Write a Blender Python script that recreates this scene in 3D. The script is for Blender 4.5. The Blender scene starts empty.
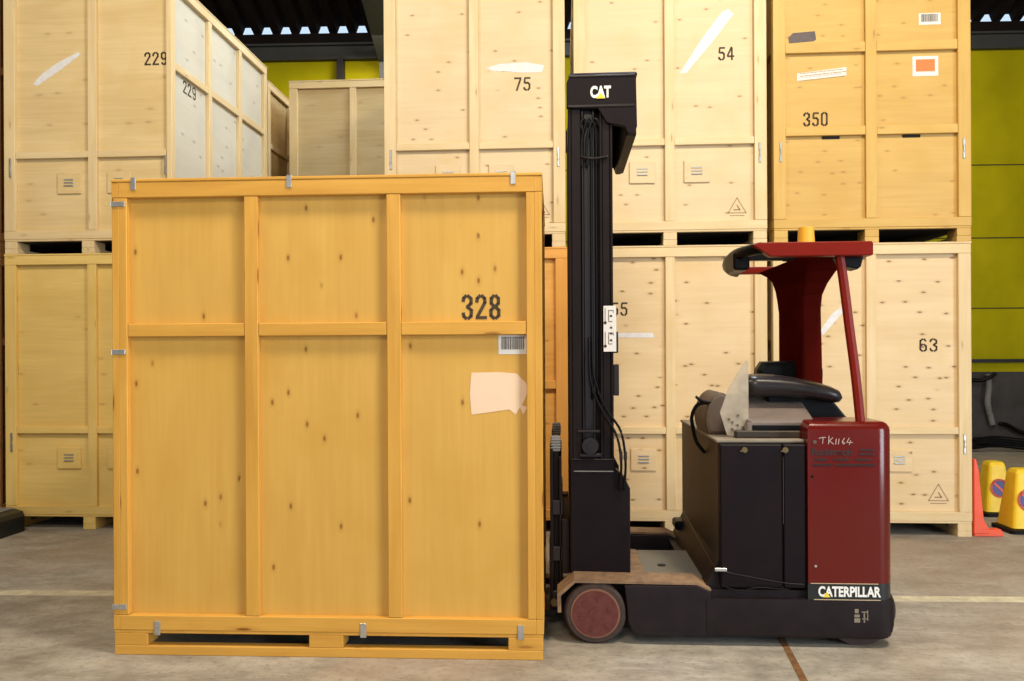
import bpy, bmesh, math, random
from mathutils import Vector, Matrix
random.seed(7)
PI = math.pi
SC = bpy.context.scene
COL = SC.collection

# ------------------------------------------------------------------ camera
PSI = math.atan(50 / 800.0)
cam_d = bpy.data.cameras.new('camera'); cam_d.sensor_width = 36.0; cam_d.lens = 36.0 * 800 / 1024
cam_d.shift_y = 13.0 / 1024; cam_d.clip_start = 0.05; cam_d.clip_end = 200
cam = bpy.data.objects.new('camera', cam_d); COL.objects.link(cam)
cam.matrix_world = (Matrix.Translation((0, 0, 1.44)) @ Matrix.Rotation(PSI, 4, 'Z')
                    @ Matrix.Rotation(PI / 2, 4, 'X') @ Matrix.Rotation(math.radians(-0.3), 4, 'Z'))
SC.camera = cam

# ------------------------------------------------------------------ view / world
SC.view_settings.view_transform = 'Standard'; SC.view_settings.look = 'None'
SC.view_settings.gamma = 1.0; SC.view_settings.use_curve_mapping = False
SC.view_settings.exposure = 0.05
world = bpy.data.worlds.new('sky'); SC.world = world; world.use_nodes = True
bg = world.node_tree.nodes['Background']
bg.inputs[0].default_value = (0.62, 0.80, 1.0, 1); bg.inputs[1].default_value = 1.0

# ------------------------------------------------------------------ lights
def area(name, loc, target, size, power, color, size_y=None, spread=PI):
    d = bpy.data.lights.new(name, 'AREA'); d.energy = power; d.color = color
    d.shape = 'RECTANGLE'; d.size = size; d.size_y = size_y or size; d.spread = spread
    o = bpy.data.objects.new(name, d); COL.objects.link(o); o.location = loc
    o.rotation_euler = (Vector(target) - Vector(loc)).to_track_quat('-Z', 'Y').to_euler()
    return o
WARM = (1.0, 0.86, 0.66)
# high bay lamps hung under the roof, in rows
area('high_bay_lamp', (-3.0, 2.3, 6.6), (-2.4, 4.6, 0.0), 0.9, 170, WARM)
area('high_bay_lamp', (2.2, 2.1, 6.4), (1.0, 4.6, 0.0), 0.9, 330, WARM)
area('high_bay_lamp', (-0.6, -2.6, 6.0), (-0.6, 5.4, 1.6), 1.4, 190, WARM)
area('high_bay_lamp', (-2.4, 10.9, 6.0), (-2.4, 11.0, 0.0), 0.8, 60, WARM)
area('high_bay_lamp', (4.6, 9.4, 6.2), (5.6, 11.0, 0.0), 0.8, 60, WARM)
# open right-hand loading door daylight, plus added fills overhead and behind the camera
area('overhead_fill', (1.0, 7.6, 7.4), (-3.2, 7.4, 3.0), 2.0, 330, (0.86, 0.93, 1.0), 2.0)  # added overhead fill to brighten the crate sides; no roof opening built
area('door_and_fill_light', (8.85, -2.6, 2.4), (0.0, 4.6, 2.0), 4.2, 700, (0.84, 0.92, 1.0), 4.2)
area('door_and_fill_light', (0.5, -6.8, 2.4), (0.0, 4.0, 1.8), 7.0, 40, (0.95, 0.96, 1.0), 4.2)  # added weak fill from behind the camera

# ------------------------------------------------------------------ materials
def new_mat(name):
    m = bpy.data.materials.new(name); m.use_nodes = True
    return m, m.node_tree, m.node_tree.nodes['Principled BSDF']
def N(nt, t, **kw):
    n = nt.nodes.new(t)
    for k, v in kw.items(): setattr(n, k, v)
    return n
def ramp(nt, src, p0, c0, p1, c1, interp='LINEAR'):
    r = N(nt, 'ShaderNodeValToRGB'); r.color_ramp.interpolation = interp
    e = r.color_ramp.elements
    e[0].position = p0; e[0].color = (*c0, 1) if len(c0) == 3 else c0
    e[1].position = p1; e[1].color = (*c1, 1) if len(c1) == 3 else c1
    nt.links.new(src, r.inputs[0]); return r.outputs[0]
def mixc(nt, fac, a, b, mode='MIX'):
    m = N(nt, 'ShaderNodeMix', data_type='RGBA', blend_type=mode)
    for s, v in ((m.inputs[0], fac), (m.inputs[6], a), (m.inputs[7], b)):
        if isinstance(v, (int, float)): s.default_value = v
        elif isinstance(v, tuple): s.default_value = (*v, 1) if len(v) == 3 else v
        else: nt.links.new(v, s)
    return m.outputs[2]
G = lambda v: (v, v, v)

def wood(name, col, knot=0.5, cell=(9, 4.5), contrast=0.16, rough=0.5, tint=None, streak=(38, 1.6), kmin=0.62):
    """sheet or sawn softwood; UV: u across the grain, v along it, in metres"""
    m, nt, b = new_mat(name)
    uv = N(nt, 'ShaderNodeTexCoord')
    def mp(sx, sy, loc=0):
        g = N(nt, 'ShaderNodeMapping'); g.inputs['Scale'].default_value = (sx, sy, 1); g.inputs['Location'].default_value = (loc, loc, 0)
        nt.links.new(uv.outputs['UV'], g.inputs[0]); return g.outputs[0]
    def noise(vec, sc, det=3, rg=.55, dist=0):
        n = N(nt, 'ShaderNodeTexNoise'); n.inputs['Scale'].default_value = sc; n.inputs['Detail'].default_value = det
        n.inputs['Roughness'].default_value = rg; n.inputs['Distortion'].default_value = dist
        nt.links.new(vec, n.inputs['Vector']); return n.outputs['Fac']
    fine = noise(mp(*streak), 1.0, 4, .6, .4)
    broad = noise(mp(5.0, 0.9, 3), 1.0, 2, .5, 1.0)
    mott = noise(mp(1, 1, 9), 2.2, 3)
    dark = tuple(c * (1 - contrast * k) for c, k in zip(col, (1.0, 1.35, 1.9)))
    lite = tuple(min(1, c * (1 + contrast * k)) for c, k in zip(col, (.45, .6, .8)))
    c1 = ramp(nt, fine, .3, dark, .7, lite)
    c2 = ramp(nt, broad, .35, dark, .65, lite)
    c = mixc(nt, .5, c1, c2)
    tn = tint or tuple(x * y for x, y in zip(col, (.9, .84, .66)))
    c = mixc(nt, ramp(nt, mott, .5, G(0), .8, G(.8)), c, tn)
    # knots
    wv = N(nt, 'ShaderNodeTexVoronoi'); wv.feature = 'F1'; wv.voronoi_dimensions = '2D'; wv.inputs['Scale'].default_value = 1.0
    nt.links.new(mp(*cell, 5), wv.inputs['Vector'])
    sep = N(nt, 'ShaderNodeSeparateColor'); nt.links.new(wv.outputs['Color'], sep.inputs[0])
    gate = ramp(nt, sep.outputs[0], kmin, G(0), kmin + .04, G(1))
    core = ramp(nt, wv.outputs['Distance'], .05, G(1), .12, G(0))
    halo = ramp(nt, wv.outputs['Distance'], .06, G(.25), .24, G(0))
    mm = N(nt, 'ShaderNodeMath', operation='MAXIMUM'); nt.links.new(core, mm.inputs[0]); nt.links.new(halo, mm.inputs[1])
    m2 = N(nt, 'ShaderNodeMath', operation='MULTIPLY'); nt.links.new(mm.outputs[0], m2.inputs[0]); nt.links.new(gate, m2.inputs[1])
    m3 = N(nt, 'ShaderNodeMath', operation='MULTIPLY'); nt.links.new(m2.outputs[0], m3.inputs[0]); m3.inputs[1].default_value = knot
    c = mixc(nt, m3.outputs[0], c, tuple(x * k for x, k in zip(col, (.38, .26, .18))))
    nt.links.new(c, b.inputs['Base Color']); b.inputs['Roughness'].default_value = rough
    b.inputs['Specular IOR Level'].default_value = .3
    bp = N(nt, 'ShaderNodeBump'); bp.inputs['Strength'].default_value = .12; bp.inputs['Distance'].default_value = .004
    nt.links.new(fine, bp.inputs['Height']); nt.links.new(bp.outputs[0], b.inputs['Normal'])
    return m

def paint(name, col, rough=.5, var=.25, scale=6, metal=0, spec=.5, col2=None, bump=.0, amt=.6):
    m, nt, b = new_mat(name)
    tc = N(nt, 'ShaderNodeTexCoord')
    n = N(nt, 'ShaderNodeTexNoise'); n.inputs['Scale'].default_value = scale; n.inputs['Detail'].default_value = 6; n.inputs['Roughness'].default_value = .65
    nt.links.new(tc.outputs['Object'], n.inputs['Vector'])
    c2 = col2 or tuple(c * (1 - var) for c in col)
    f = ramp(nt, n.outputs['Fac'], .38, G(0), .68, G(amt))
    nt.links.new(mixc(nt, f, col, c2), b.inputs['Base Color'])
    rr = N(nt, 'ShaderNodeMapRange'); rr.inputs[3].default_value = rough * .85; rr.inputs[4].default_value = min(1, rough * 1.2)
    nt.links.new(n.outputs['Fac'], rr.inputs[0]); nt.links.new(rr.outputs[0], b.inputs['Roughness'])
    b.inputs['Metallic'].default_value = metal; b.inputs['Specular IOR Level'].default_value = spec
    if bump:
        bp = N(nt, 'ShaderNodeBump'); bp.inputs['Strength'].default_value = bump; bp.inputs['Distance'].default_value = .003
        nt.links.new(n.outputs['Fac'], bp.inputs['Height']); nt.links.new(bp.outputs[0], b.inputs['Normal'])
    return m

AMBER = dict(
    panel=wood('varnished amber plywood', (.65, .385, .085), knot=.9, cell=(12, 6), contrast=.085, kmin=.84),
    batten=wood('varnished amber batten', (.66, .355, .065), knot=1.0, cell=(12, 2.2), contrast=.17, kmin=.80))
def palette(name, pc, bc, knot=.5, cell=(9, 3.5), kmin=.66, **kw):
    return dict(panel=wood(name + ' plywood', pc, knot=knot, cell=cell, kmin=kmin, **kw),
                batten=wood(name + ' batten', bc, knot=.5, cell=(12, 3), contrast=.12, kmin=.85))
CREAM = palette('pale cream', (.69, .55, .345), (.71, .565, .335), .8, (13, 5.5), .78, contrast=.07)
PEACH = palette('peach cream', (.72, .55, .325), (.73, .57, .33), 1.0, (12, 5), .60, contrast=.08)
STRAW = palette('straw yellow', (.68, .52, .27), (.70, .55, .31), .35, (8, 3), .70, contrast=.13)
LEMON = palette('yellow stained', (.74, .54, .185), (.76, .55, .185), .35, (8, 3), .70, contrast=.12)
HONEY = palette('honey', (.60, .39, .12), (.61, .395, .115), .45, (12, 5), .68, contrast=.10)
RUST = palette('orange', (.74, .40, .10), (.72, .36, .085), .6, (12, 4), .75, contrast=.16)
OLIVE = palette('olive drab', (.50, .40, .22), (.66, .53, .30), .3, (8, 3), .75, contrast=.14)
SHADED_BROWN = palette('shade-darkened brown', (.34, .19, .08), (.34, .18, .07), .4, (8, 3), .75, contrast=.2)  # shade in the gap at the far left put into the wood colour

M = {}
M['ink'] = paint('stencil ink', (.035, .022, .012), .7, .4, 60, col2=(.12, .07, .03))
M['ink_faint'] = paint('faded stencil ink', (.36, .24, .13), .7, .3, 60)
M['latch'] = paint('galvanised clip', (.55, .56, .55), .35, .4, 40, metal=.7)
M['latch_dark'] = paint('dull grey clip', (.28, .27, .24), .5, .4, 40, metal=.4)
M['paper'] = paint('white label paper', (.74, .72, .68), .6, .08, 20)
M['tape'] = paint('torn white sticker paper', (.74, .73, .73), .5, .25, 30)
M['pinkish'] = paint('pale scraped sticker patch', (.84, .62, .43), .55, .06, 12)
M['orange_ink'] = paint('orange print', (.85, .20, .05), .6, .1, 30)
M['greytag'] = paint('grey plate', (.10, .08, .08), .6, .3, 30)
M['sheet'] = paint('added gap shade sheet', (.02, .013, .009), .7, .3, 4)  # near-black, paints in the shade of the pallet openings
M['dark'] = paint('black interior', (.01, .01, .01), .8)
M['steel'] = paint('satin black mast steel', (.0075, .0045, .005), .5, .3, 8, col2=(.014, .008, .009), spec=.16)
M['steel2'] = paint('greasy black rail steel', (.016, .011, .012), .33, .3, 14, spec=.35)
M['body'] = paint('matt black bodywork', (.0065, .0035, .005), .5, .3, 5, spec=.14, col2=(.011, .006, .008))
M['body_side'] = paint('dusty black bodywork', (.035, .026, .020), .5, .3, 5, col2=(.09, .052, .03), spec=.3)
M['dust'] = paint('dust covered deck plate', (.27, .165, .09), .85, .3, 18, col2=(.13, .08, .05), amt=.9)
M['plate_grey'] = paint('worn grey deck plate', (.15, .14, .115), .75, .3, 9, col2=(.20, .16, .11))
M['topdust'] = paint('dusty grey cover', (.24, .20, .15), .7, .3, 12)
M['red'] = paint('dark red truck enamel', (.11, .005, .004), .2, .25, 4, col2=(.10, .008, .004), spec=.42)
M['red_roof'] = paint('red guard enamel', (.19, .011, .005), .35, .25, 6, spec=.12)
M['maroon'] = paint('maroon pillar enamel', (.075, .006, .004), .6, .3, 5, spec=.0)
M['chassis'] = paint('charcoal chassis paint', (.012, .008, .010), .45, .3, 8, col2=(.022, .015, .017), spec=.2)
M['tyre'] = paint('dusty tyre', (.035, .02, .018), .8, .3, 25, col2=(.08, .05, .035))
M['hub'] = paint('red wheel hub', (.095, .014, .011), .6, .3, 22, col2=(.15, .045, .036))
M['ring'] = paint('tan wheel ring', (.22, .10, .055), .7, .3, 30)
M['pad'] = paint('grey vinyl', (.020, .016, .018), .32, .3, 8, spec=.4)
M['console'] = paint('warm grey plastic', (.19, .15, .13), .45, .25, 10)
M['cowl'] = paint('brown grey plastic', (.10, .07, .05), .55, .3, 14)
M['rubber'] = paint('black rubber', (.004, .004, .005), .4, .3, 20, spec=.15)
M['brass'] = paint('brass latch', (.16, .115, .05), .5, .3, 40, metal=.4)
M['hose'] = paint('grey hose', (.18, .18, .18), .6)
M['amber'] = paint('amber beacon plastic', (.85, .40, .03), .35, .1, 8)
M['catyellow'] = paint('yellow triangle print', (.80, .60, .04), .5, .1)
M['chalk'] = paint('pale chalk', (.55, .42, .38), .8)
M['white'] = paint('white print', (.82, .82, .80), .5, .05)
M['bandteal'] = paint('black decal band', (.014, .018, .02), .3, .3, 10)
M['goldline'] = paint('pale decal line', (.55, .42, .27), .5)
M['redtext'] = paint('dark red print', (.022, .002, .002), .5)
M['sign_yellow'] = paint('sign yellow plastic', (.90, .62, .02), .45, .2, 14)
M['sign_blue'] = paint('sign blue print', (.06, .06, .22), .5)
M['sign_red'] = paint('sign red print', (.70, .10, .04), .5)
M['barrier'] = paint('orange red plastic', (.85, .11, .05), .5, .15, 10)
M['case'] = paint('black plastic case', (.012, .013, .015), .4)
M['line'] = paint('worn pale line paint', (.62, .57, .40), .8, .3, 9, col2=(.38, .34, .26), amt=.9)
M['beam'] = paint('dark grey steel beam', (.045, .048, .045), .6, .3, 3)
M['roof'] = paint('dark roof sheeting', (.013, .009, .008), .8, .4, 3, spec=.1)
M['wall_paint'] = paint('plain grey wall paint', (.42, .41, .38), .8, .2, 2)

def floor_mat():
    m, nt, b = new_mat('stained concrete')
    tc = N(nt, 'ShaderNodeTexCoord')
    def noise(sc, det, rg=.6, scale=(1, 1, 1), dist=0):
        g = N(nt, 'ShaderNodeMapping'); g.inputs['Scale'].default_value = scale
        nt.links.new(tc.outputs['Object'], g.inputs[0])
        n = N(nt, 'ShaderNodeTexNoise'); n.inputs['Scale'].default_value = sc; n.inputs['Detail'].default_value = det
        n.inputs['Roughness'].default_value = rg; n.inputs['Distortion'].default_value = dist
        nt.links.new(g.outputs[0], n.inputs['Vector']); return n.outputs['Fac']
    big = noise(.55, 4, .6, dist=.5); mid = noise(3, 8, .7, (1, 1.6, 1)); fine = noise(28, 5, .7); scr = noise(5, 4, .6, (1, 5, 1), 1.5)
    c = ramp(nt, mid, .33, (.20, .185, .160), .70, (.47, .44, .385))
    c = mixc(nt, ramp(nt, big, .44, G(0), .60, G(.5)), c, (.345, .265, .20))
    c = mixc(nt, ramp(nt, scr, .56, G(0), .72, G(.40)), c, (.52, .48, .42))
    c = mixc(nt, ramp(nt, fine, .30, G(.5), .48, G(0)), c, (.14, .115, .095))
    nt.links.new(c, b.inputs['Base Color'])
    nt.links.new(ramp(nt, mid, .3, G(.5), .7, G(.75)), b.inputs['Roughness'])
    b.inputs['Specular IOR Level'].default_value = .35
    bp = N(nt, 'ShaderNodeBump'); bp.inputs['Strength'].default_value = .25; bp.inputs['Distance'].default_value = .01
    nt.links.new(mid, bp.inputs['Height']); nt.links.new(bp.outputs[0], b.inputs['Normal'])
    return m
def backwall_mat():
    m, nt, b = new_mat('yellow painted wall panels')
    tc = N(nt, 'ShaderNodeTexCoord')
    n = N(nt, 'ShaderNodeTexNoise'); n.inputs['Scale'].default_value = 1.2; n.inputs['Detail'].default_value = 5
    nt.links.new(tc.outputs['Object'], n.inputs['Vector'])
    c = ramp(nt, n.outputs['Fac'], .35, (.36, .32, .003), .65, (.48, .42, .004))
    nt.links.new(c, b.inputs['Base Color']); b.inputs['Roughness'].default_value = .6; b.inputs['Specular IOR Level'].default_value = .08
    return m
def shield_mat():
    m, nt, b = new_mat('scuffed clear acrylic')
    tc = N(nt, 'ShaderNodeTexCoord')
    n = N(nt, 'ShaderNodeTexNoise'); n.inputs['Scale'].default_value = 14; n.inputs['Detail'].default_value = 5
    nt.links.new(tc.outputs['Object'], n.inputs['Vector'])
    out = nt.nodes['Material Output']
    tr = N(nt, 'ShaderNodeBsdfTransparent'); tr.inputs[0].default_value = (.92, .9, .86, 1)
    mx = N(nt, 'ShaderNodeMixShader')
    b.inputs['Base Color'].default_value = (.55, .48, .38, 1); b.inputs['Roughness'].default_value = .35
    f = ramp(nt, n.outputs['Fac'], .3, G(.42), .7, G(.68))
    nt.links.new(f, mx.inputs[0]); nt.links.new(tr.outputs[0], mx.inputs[1]); nt.links.new(b.outputs[0], mx.inputs[2])
    nt.links.new(mx.outputs[0], out.inputs[0])
    return m
M['floor'] = floor_mat(); M['backwall'] = backwall_mat(); M['shield'] = shield_mat()

# ------------------------------------------------------------------ geometry helpers
ORG = Vector((0, 0, 0))          # root position: builders write world coordinates, meshes are stored relative to it
def link(name, bm, mat, parent=None, smooth=False, label=None):
    me = bpy.data.meshes.new(name); bm.to_mesh(me); bm.free()
    if parent is not None or ORG.length: me.transform(Matrix.Translation(-ORG))
    mats = mat if isinstance(mat, (list, tuple)) else [mat]
    for x in mats: me.materials.append(x)
    if smooth:
        for p in me.polygons: p.use_smooth = True
    o = bpy.data.objects.new(name, me); COL.objects.link(o)
    if parent is not None: o.parent = parent
    if label: o['label'] = label
    return o
def thing(name, label, cat, loc=(0, 0, 0), rz=0, group=None):
    o = bpy.data.objects.new(name, None); COL.objects.link(o); o.location = loc; o.rotation_euler = (0, 0, rz)
    o.empty_display_size = .2
    o['label'] = label; o['category'] = cat
    if group: o['group'] = group
    return o
def tag(o, label, cat, group=None):
    o['label'] = label; o['category'] = cat
    if group: o['group'] = group
    return o
def struct(name, bm, mat, loc=None, rz=0):
    o = link(name, bm, mat); o['kind'] = 'structure'
    if loc: o.location = loc; o.rotation_euler = (0, 0, rz)
    return o
def box(bm, x0, x1, y0, y1, z0, z1, bev=0, seg=1, mi=0):
    if x1 < x0: x0, x1 = x1, x0
    if y1 < y0: y0, y1 = y1, y0
    vs = [bm.verts.new(p) for p in ((x0, y0, z0), (x1, y0, z0), (x1, y1, z0), (x0, y1, z0), (x0, y0, z1), (x1, y0, z1), (x1, y1, z1), (x0, y1, z1))]
    fs = [bm.faces.new([vs[i] for i in f]) for f in ((0, 3, 2, 1), (4, 5, 6, 7), (0, 1, 5, 4), (1, 2, 6, 5), (2, 3, 7, 6), (3, 0, 4, 7))]
    for f in fs: f.material_index = mi
    if bev:
        es = list({e for f in fs for e in f.edges})
        bmesh.ops.bevel(bm, geom=es, offset=bev, segments=seg, affect='EDGES', profile=.5)
def prism(bm, pts, a0, a1, axis='y', bev=0, seg=1, mi=0):
    """pts: outline in the plane normal to axis (xz for y, xy for z, yz for x)"""
    def P(p, a):
        return {'y': (p[0], a, p[1]), 'z': (p[0], p[1], a), 'x': (a, p[0], p[1])}[axis]
    A = [bm.verts.new(P(p, a0)) for p in pts]; B = [bm.verts.new(P(p, a1)) for p in pts]
    n = len(pts); fs = [bm.faces.new(A), bm.faces.new(B[::-1])]
    for i in range(n): fs.append(bm.faces.new((A[i], B[i], B[(i + 1) % n], A[(i + 1) % n])))
    bmesh.ops.recalc_face_normals(bm, faces=fs)
    for f in fs: f.material_index = mi
    if bev:
        es = list(set(fs[0].edges) | set(fs[1].edges))
        bmesh.ops.bevel(bm, geom=es, offset=bev, segments=seg, affect='EDGES', profile=.5)
def cyl(bm, c, r, a0, a1, axis='y', n=32, r1=None, mi=0):
    r1 = r if r1 is None else r1
    def P(t, rr, a):
        u, v = math.cos(t) * rr, math.sin(t) * rr
        return {'y': (c[0] + u, a, c[1] + v), 'z': (c[0] + u, c[1] + v, a), 'x': (a, c[0] + u, c[1] + v)}[axis]
    A = [bm.verts.new(P(2 * PI * i / n, r, a0)) for i in range(n)]; B = [bm.verts.new(P(2 * PI * i / n, r1, a1)) for i in range(n)]
    fs = [bm.faces.new(A), bm.faces.new(B[::-1])]
    for i in range(n): fs.append(bm.faces.new((A[i], B[i], B[(i + 1) % n], A[(i + 1) % n])))
    bmesh.ops.recalc_face_normals(bm, faces=fs)
    for f in fs: f.material_index = mi
def smooth_path(pts, k=6):
    P = [Vector(p) for p in pts]; out = []
    for i in range(len(P) - 1):
        p0 = P[max(i - 1, 0)]; p1 = P[i]; p2 = P[i + 1]; p3 = P[min(i + 2, len(P) - 1)]
        for j in range(k):
            t = j / k
            out.append(.5 * ((2 * p1) + (-p0 + p2) * t + (2 * p0 - 5 * p1 + 4 * p2 - p3) * t * t + (-p0 + 3 * p1 - 3 * p2 + p3) * t ** 3))
    out.append(P[-1]); return out
def tube(bm, pts, r, n=8, curve=True, k=6, flat=None):
    P = smooth_path(pts, k) if curve and len(pts) > 2 else [Vector(p) for p in pts]
    rings = []; up = Vector((0, 0, 1))
    for i, p in enumerate(P):
        d = (P[min(i + 1, len(P) - 1)] - P[max(i - 1, 0)]).normalized()
        a = d.cross(up if abs(d.z) < .95 else Vector((0, 1, 0))).normalized(); b = d.cross(a).normalized()
        ra, rb = (r, r) if flat is None else flat
        rings.append([bm.verts.new(p + a * math.cos(2 * PI * j / n) * ra + b * math.sin(2 * PI * j / n) * rb) for j in range(n)])
    fs = [bm.faces.new(rings[0]), bm.faces.new(rings[-1][::-1])]
    for i in range(len(rings) - 1):
        for j in range(n): fs.append(bm.faces.new((rings[i][j], rings[i + 1][j], rings[i + 1][(j + 1) % n], rings[i][(j + 1) % n])))
    bmesh.ops.recalc_face_normals(bm, faces=fs)
def loft(bm, secs):
    """secs: list of equal-length point rings"""
    R = [[bm.verts.new(p) for p in s] for s in secs]; n = len(secs[0])
    fs = [bm.faces.new(R[0]), bm.faces.new(R[-1][::-1])]
    for i in range(len(R) - 1):
        for j in range(n): fs.append(bm.faces.new((R[i][j], R[i + 1][j], R[i + 1][(j + 1) % n], R[i][(j + 1) % n])))
    bmesh.ops.recalc_face_normals(bm, faces=fs)
def text(name, s, x0, x1, z0, z1, y, mat, parent, bold=.0, th=.0015, shear=0, label=None):
    cu = bpy.data.curves.new(name, 'FONT'); cu.body = s; cu.size = 1; cu.offset = bold; cu.extrude = .001; cu.shear = shear
    o = bpy.data.objects.new(name, cu); COL.objects.link(o)
    dg = bpy.context.evaluated_depsgraph_get(); me = bpy.data.meshes.new_from_object(o.evaluated_get(dg))
    bpy.data.objects.remove(o)
    xs = [v.co.x for v in me.vertices]; ys = [v.co.y for v in me.vertices]
    sx = (x1 - x0) / (max(xs) - min(xs)); sz = (z1 - z0) / (max(ys) - min(ys)); mx, my = min(xs), min(ys)
    for v in me.vertices:
        v.co = Vector((x0 + (v.co.x - mx) * sx, y - (v.co.z + .001) * th * 500, z0 + (v.co.y - my) * sz)) - ORG
    me.name = name; me.materials.clear(); me.materials.append(mat)
    t = bpy.data.objects.new(name, me); COL.objects.link(t); t.parent = parent
    if label: t['label'] = label
    return t
def uv_box(bm, grain, off):
    """box projection in metres: v runs along 'grain' axis (0,1,2)"""
    uv = bm.loops.layers.uv.verify()
    for f in bm.faces:
        n = f.normal; k = max(range(3), key=lambda i: abs(n[i])); ax = [i for i in range(3) if i != k]
        if grain in ax: v_i = grain; u_i = [i for i in ax if i != grain][0]
        else: u_i, v_i = ax
        for l in f.loops:
            l[uv].uv = (l.vert.co[u_i] + off, l.vert.co[v_i] + off * 1.7)
def wbox(name, boxes, mat, parent, grain=2, bev=.003, label=None):
    bm = bmesh.new()
    for b in boxes: box(bm, *b, bev=bev)
    bm.normal_update(); uv_box(bm, grain, random.uniform(-50, 50))
    return link(name, bm, mat, parent, label=label)

# ------------------------------------------------------------------ stencil figures
S_DIG = {   # strokes in a 0..0.56 x 0..1 cell, broken where a stencil bridge would be
 '0': [[(.24, 1), (.08, .88), (.08, .12), (.24, 0)], [(.34, 1), (.48, .88), (.48, .12), (.34, 0)]],
 '2': [[(.06, .74), (.08, .88), (.22, 1)], [(.32, 1), (.46, .88), (.47, .70), (.10, .10)], [(.05, .03), (.52, .03)]],
 '3': [[(.06, .78), (.08, .9), (.20, 1)], [(.30, 1), (.46, .88), (.46, .66), (.28, .53)], [(.28, .50), (.48, .36), (.46, .10), (.32, 0)], [(.20, 0), (.08, .10), (.06, .22)]],
 '4': [[(.36, 1), (.06, .36)], [(.05, .27), (.54, .27)], [(.39, .92), (.39, .36)], [(.39, .18), (.39, 0)]],
 '5': [[(.12, .97), (.50, .97)], [(.11, .88), (.10, .58)], [(.16, .57), (.34, .60), (.47, .46), (.46, .14), (.34, 0)], [(.22, 0), (.08, .10), (.06, .20)]],
 '6': [[(.44, .84), (.34, 1)], [(.24, 1), (.09, .86), (.08, .14), (.22, 0)], [(.32, 0), (.47, .12), (.47, .42), (.34, .56)], [(.24, .57), (.12, .48)]],
 '7': [[(.05, .97), (.52, .97)], [(.48, .88), (.20, 0)]],
 '8': [[(.23, 1), (.10, .88), (.10, .66), (.22, .54)], [(.33, 1), (.46, .88), (.46, .66), (.34, .54)], [(.22, .48), (.08, .36), (.08, .12), (.23, 0)], [(.34, .48), (.48, .36), (.48, .12), (.33, 0)]],
 '9': [[(.12, .14), (.22, 0)], [(.32, 0), (.47, .12), (.47, .86), (.33, 1)], [(.23, 1), (.09, .88), (.09, .58), (.22, .44)], [(.32, .43), (.44, .52)]],
}
def stroke(bm, pts, w, P, t0, t1):
    for (a, b) in zip(pts, pts[1:]):
        a = Vector(a); b = Vector(b); d = (b - a).normalized(); n = Vector((-d.y, d.x)) * w / 2; e = d * w * .30
        q = [a - e + n, b + e + n, b + e - n, a - e - n]
        A = [bm.verts.new(P(v.x, v.y, t0)) for v in q]; B = [bm.verts.new(P(v.x, v.y, t1)) for v in q]
        fs = [bm.faces.new(A), bm.faces.new(B[::-1])] + [bm.faces.new((A[i], B[i], B[(i + 1) % 4], A[(i + 1) % 4])) for i in range(4)]
        bmesh.ops.recalc_face_normals(bm, faces=fs)
def figures(bm, s, u0, u1, z0, z1, PF, n0, weight=.145):
    cw = .56; gap = .14; tot = len(s) * cw + (len(s) - 1) * gap; h = z1 - z0; sx = (u1 - u0) / tot
    for i, ch in enumerate(s):
        for st in S_DIG[ch]:
            pts = [(u0 + (i * (cw + gap) + x) * sx, z0 + y * h) for x, y in st]
            stroke(bm, pts, weight * h, PF, n0, n0 + .0012)

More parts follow.
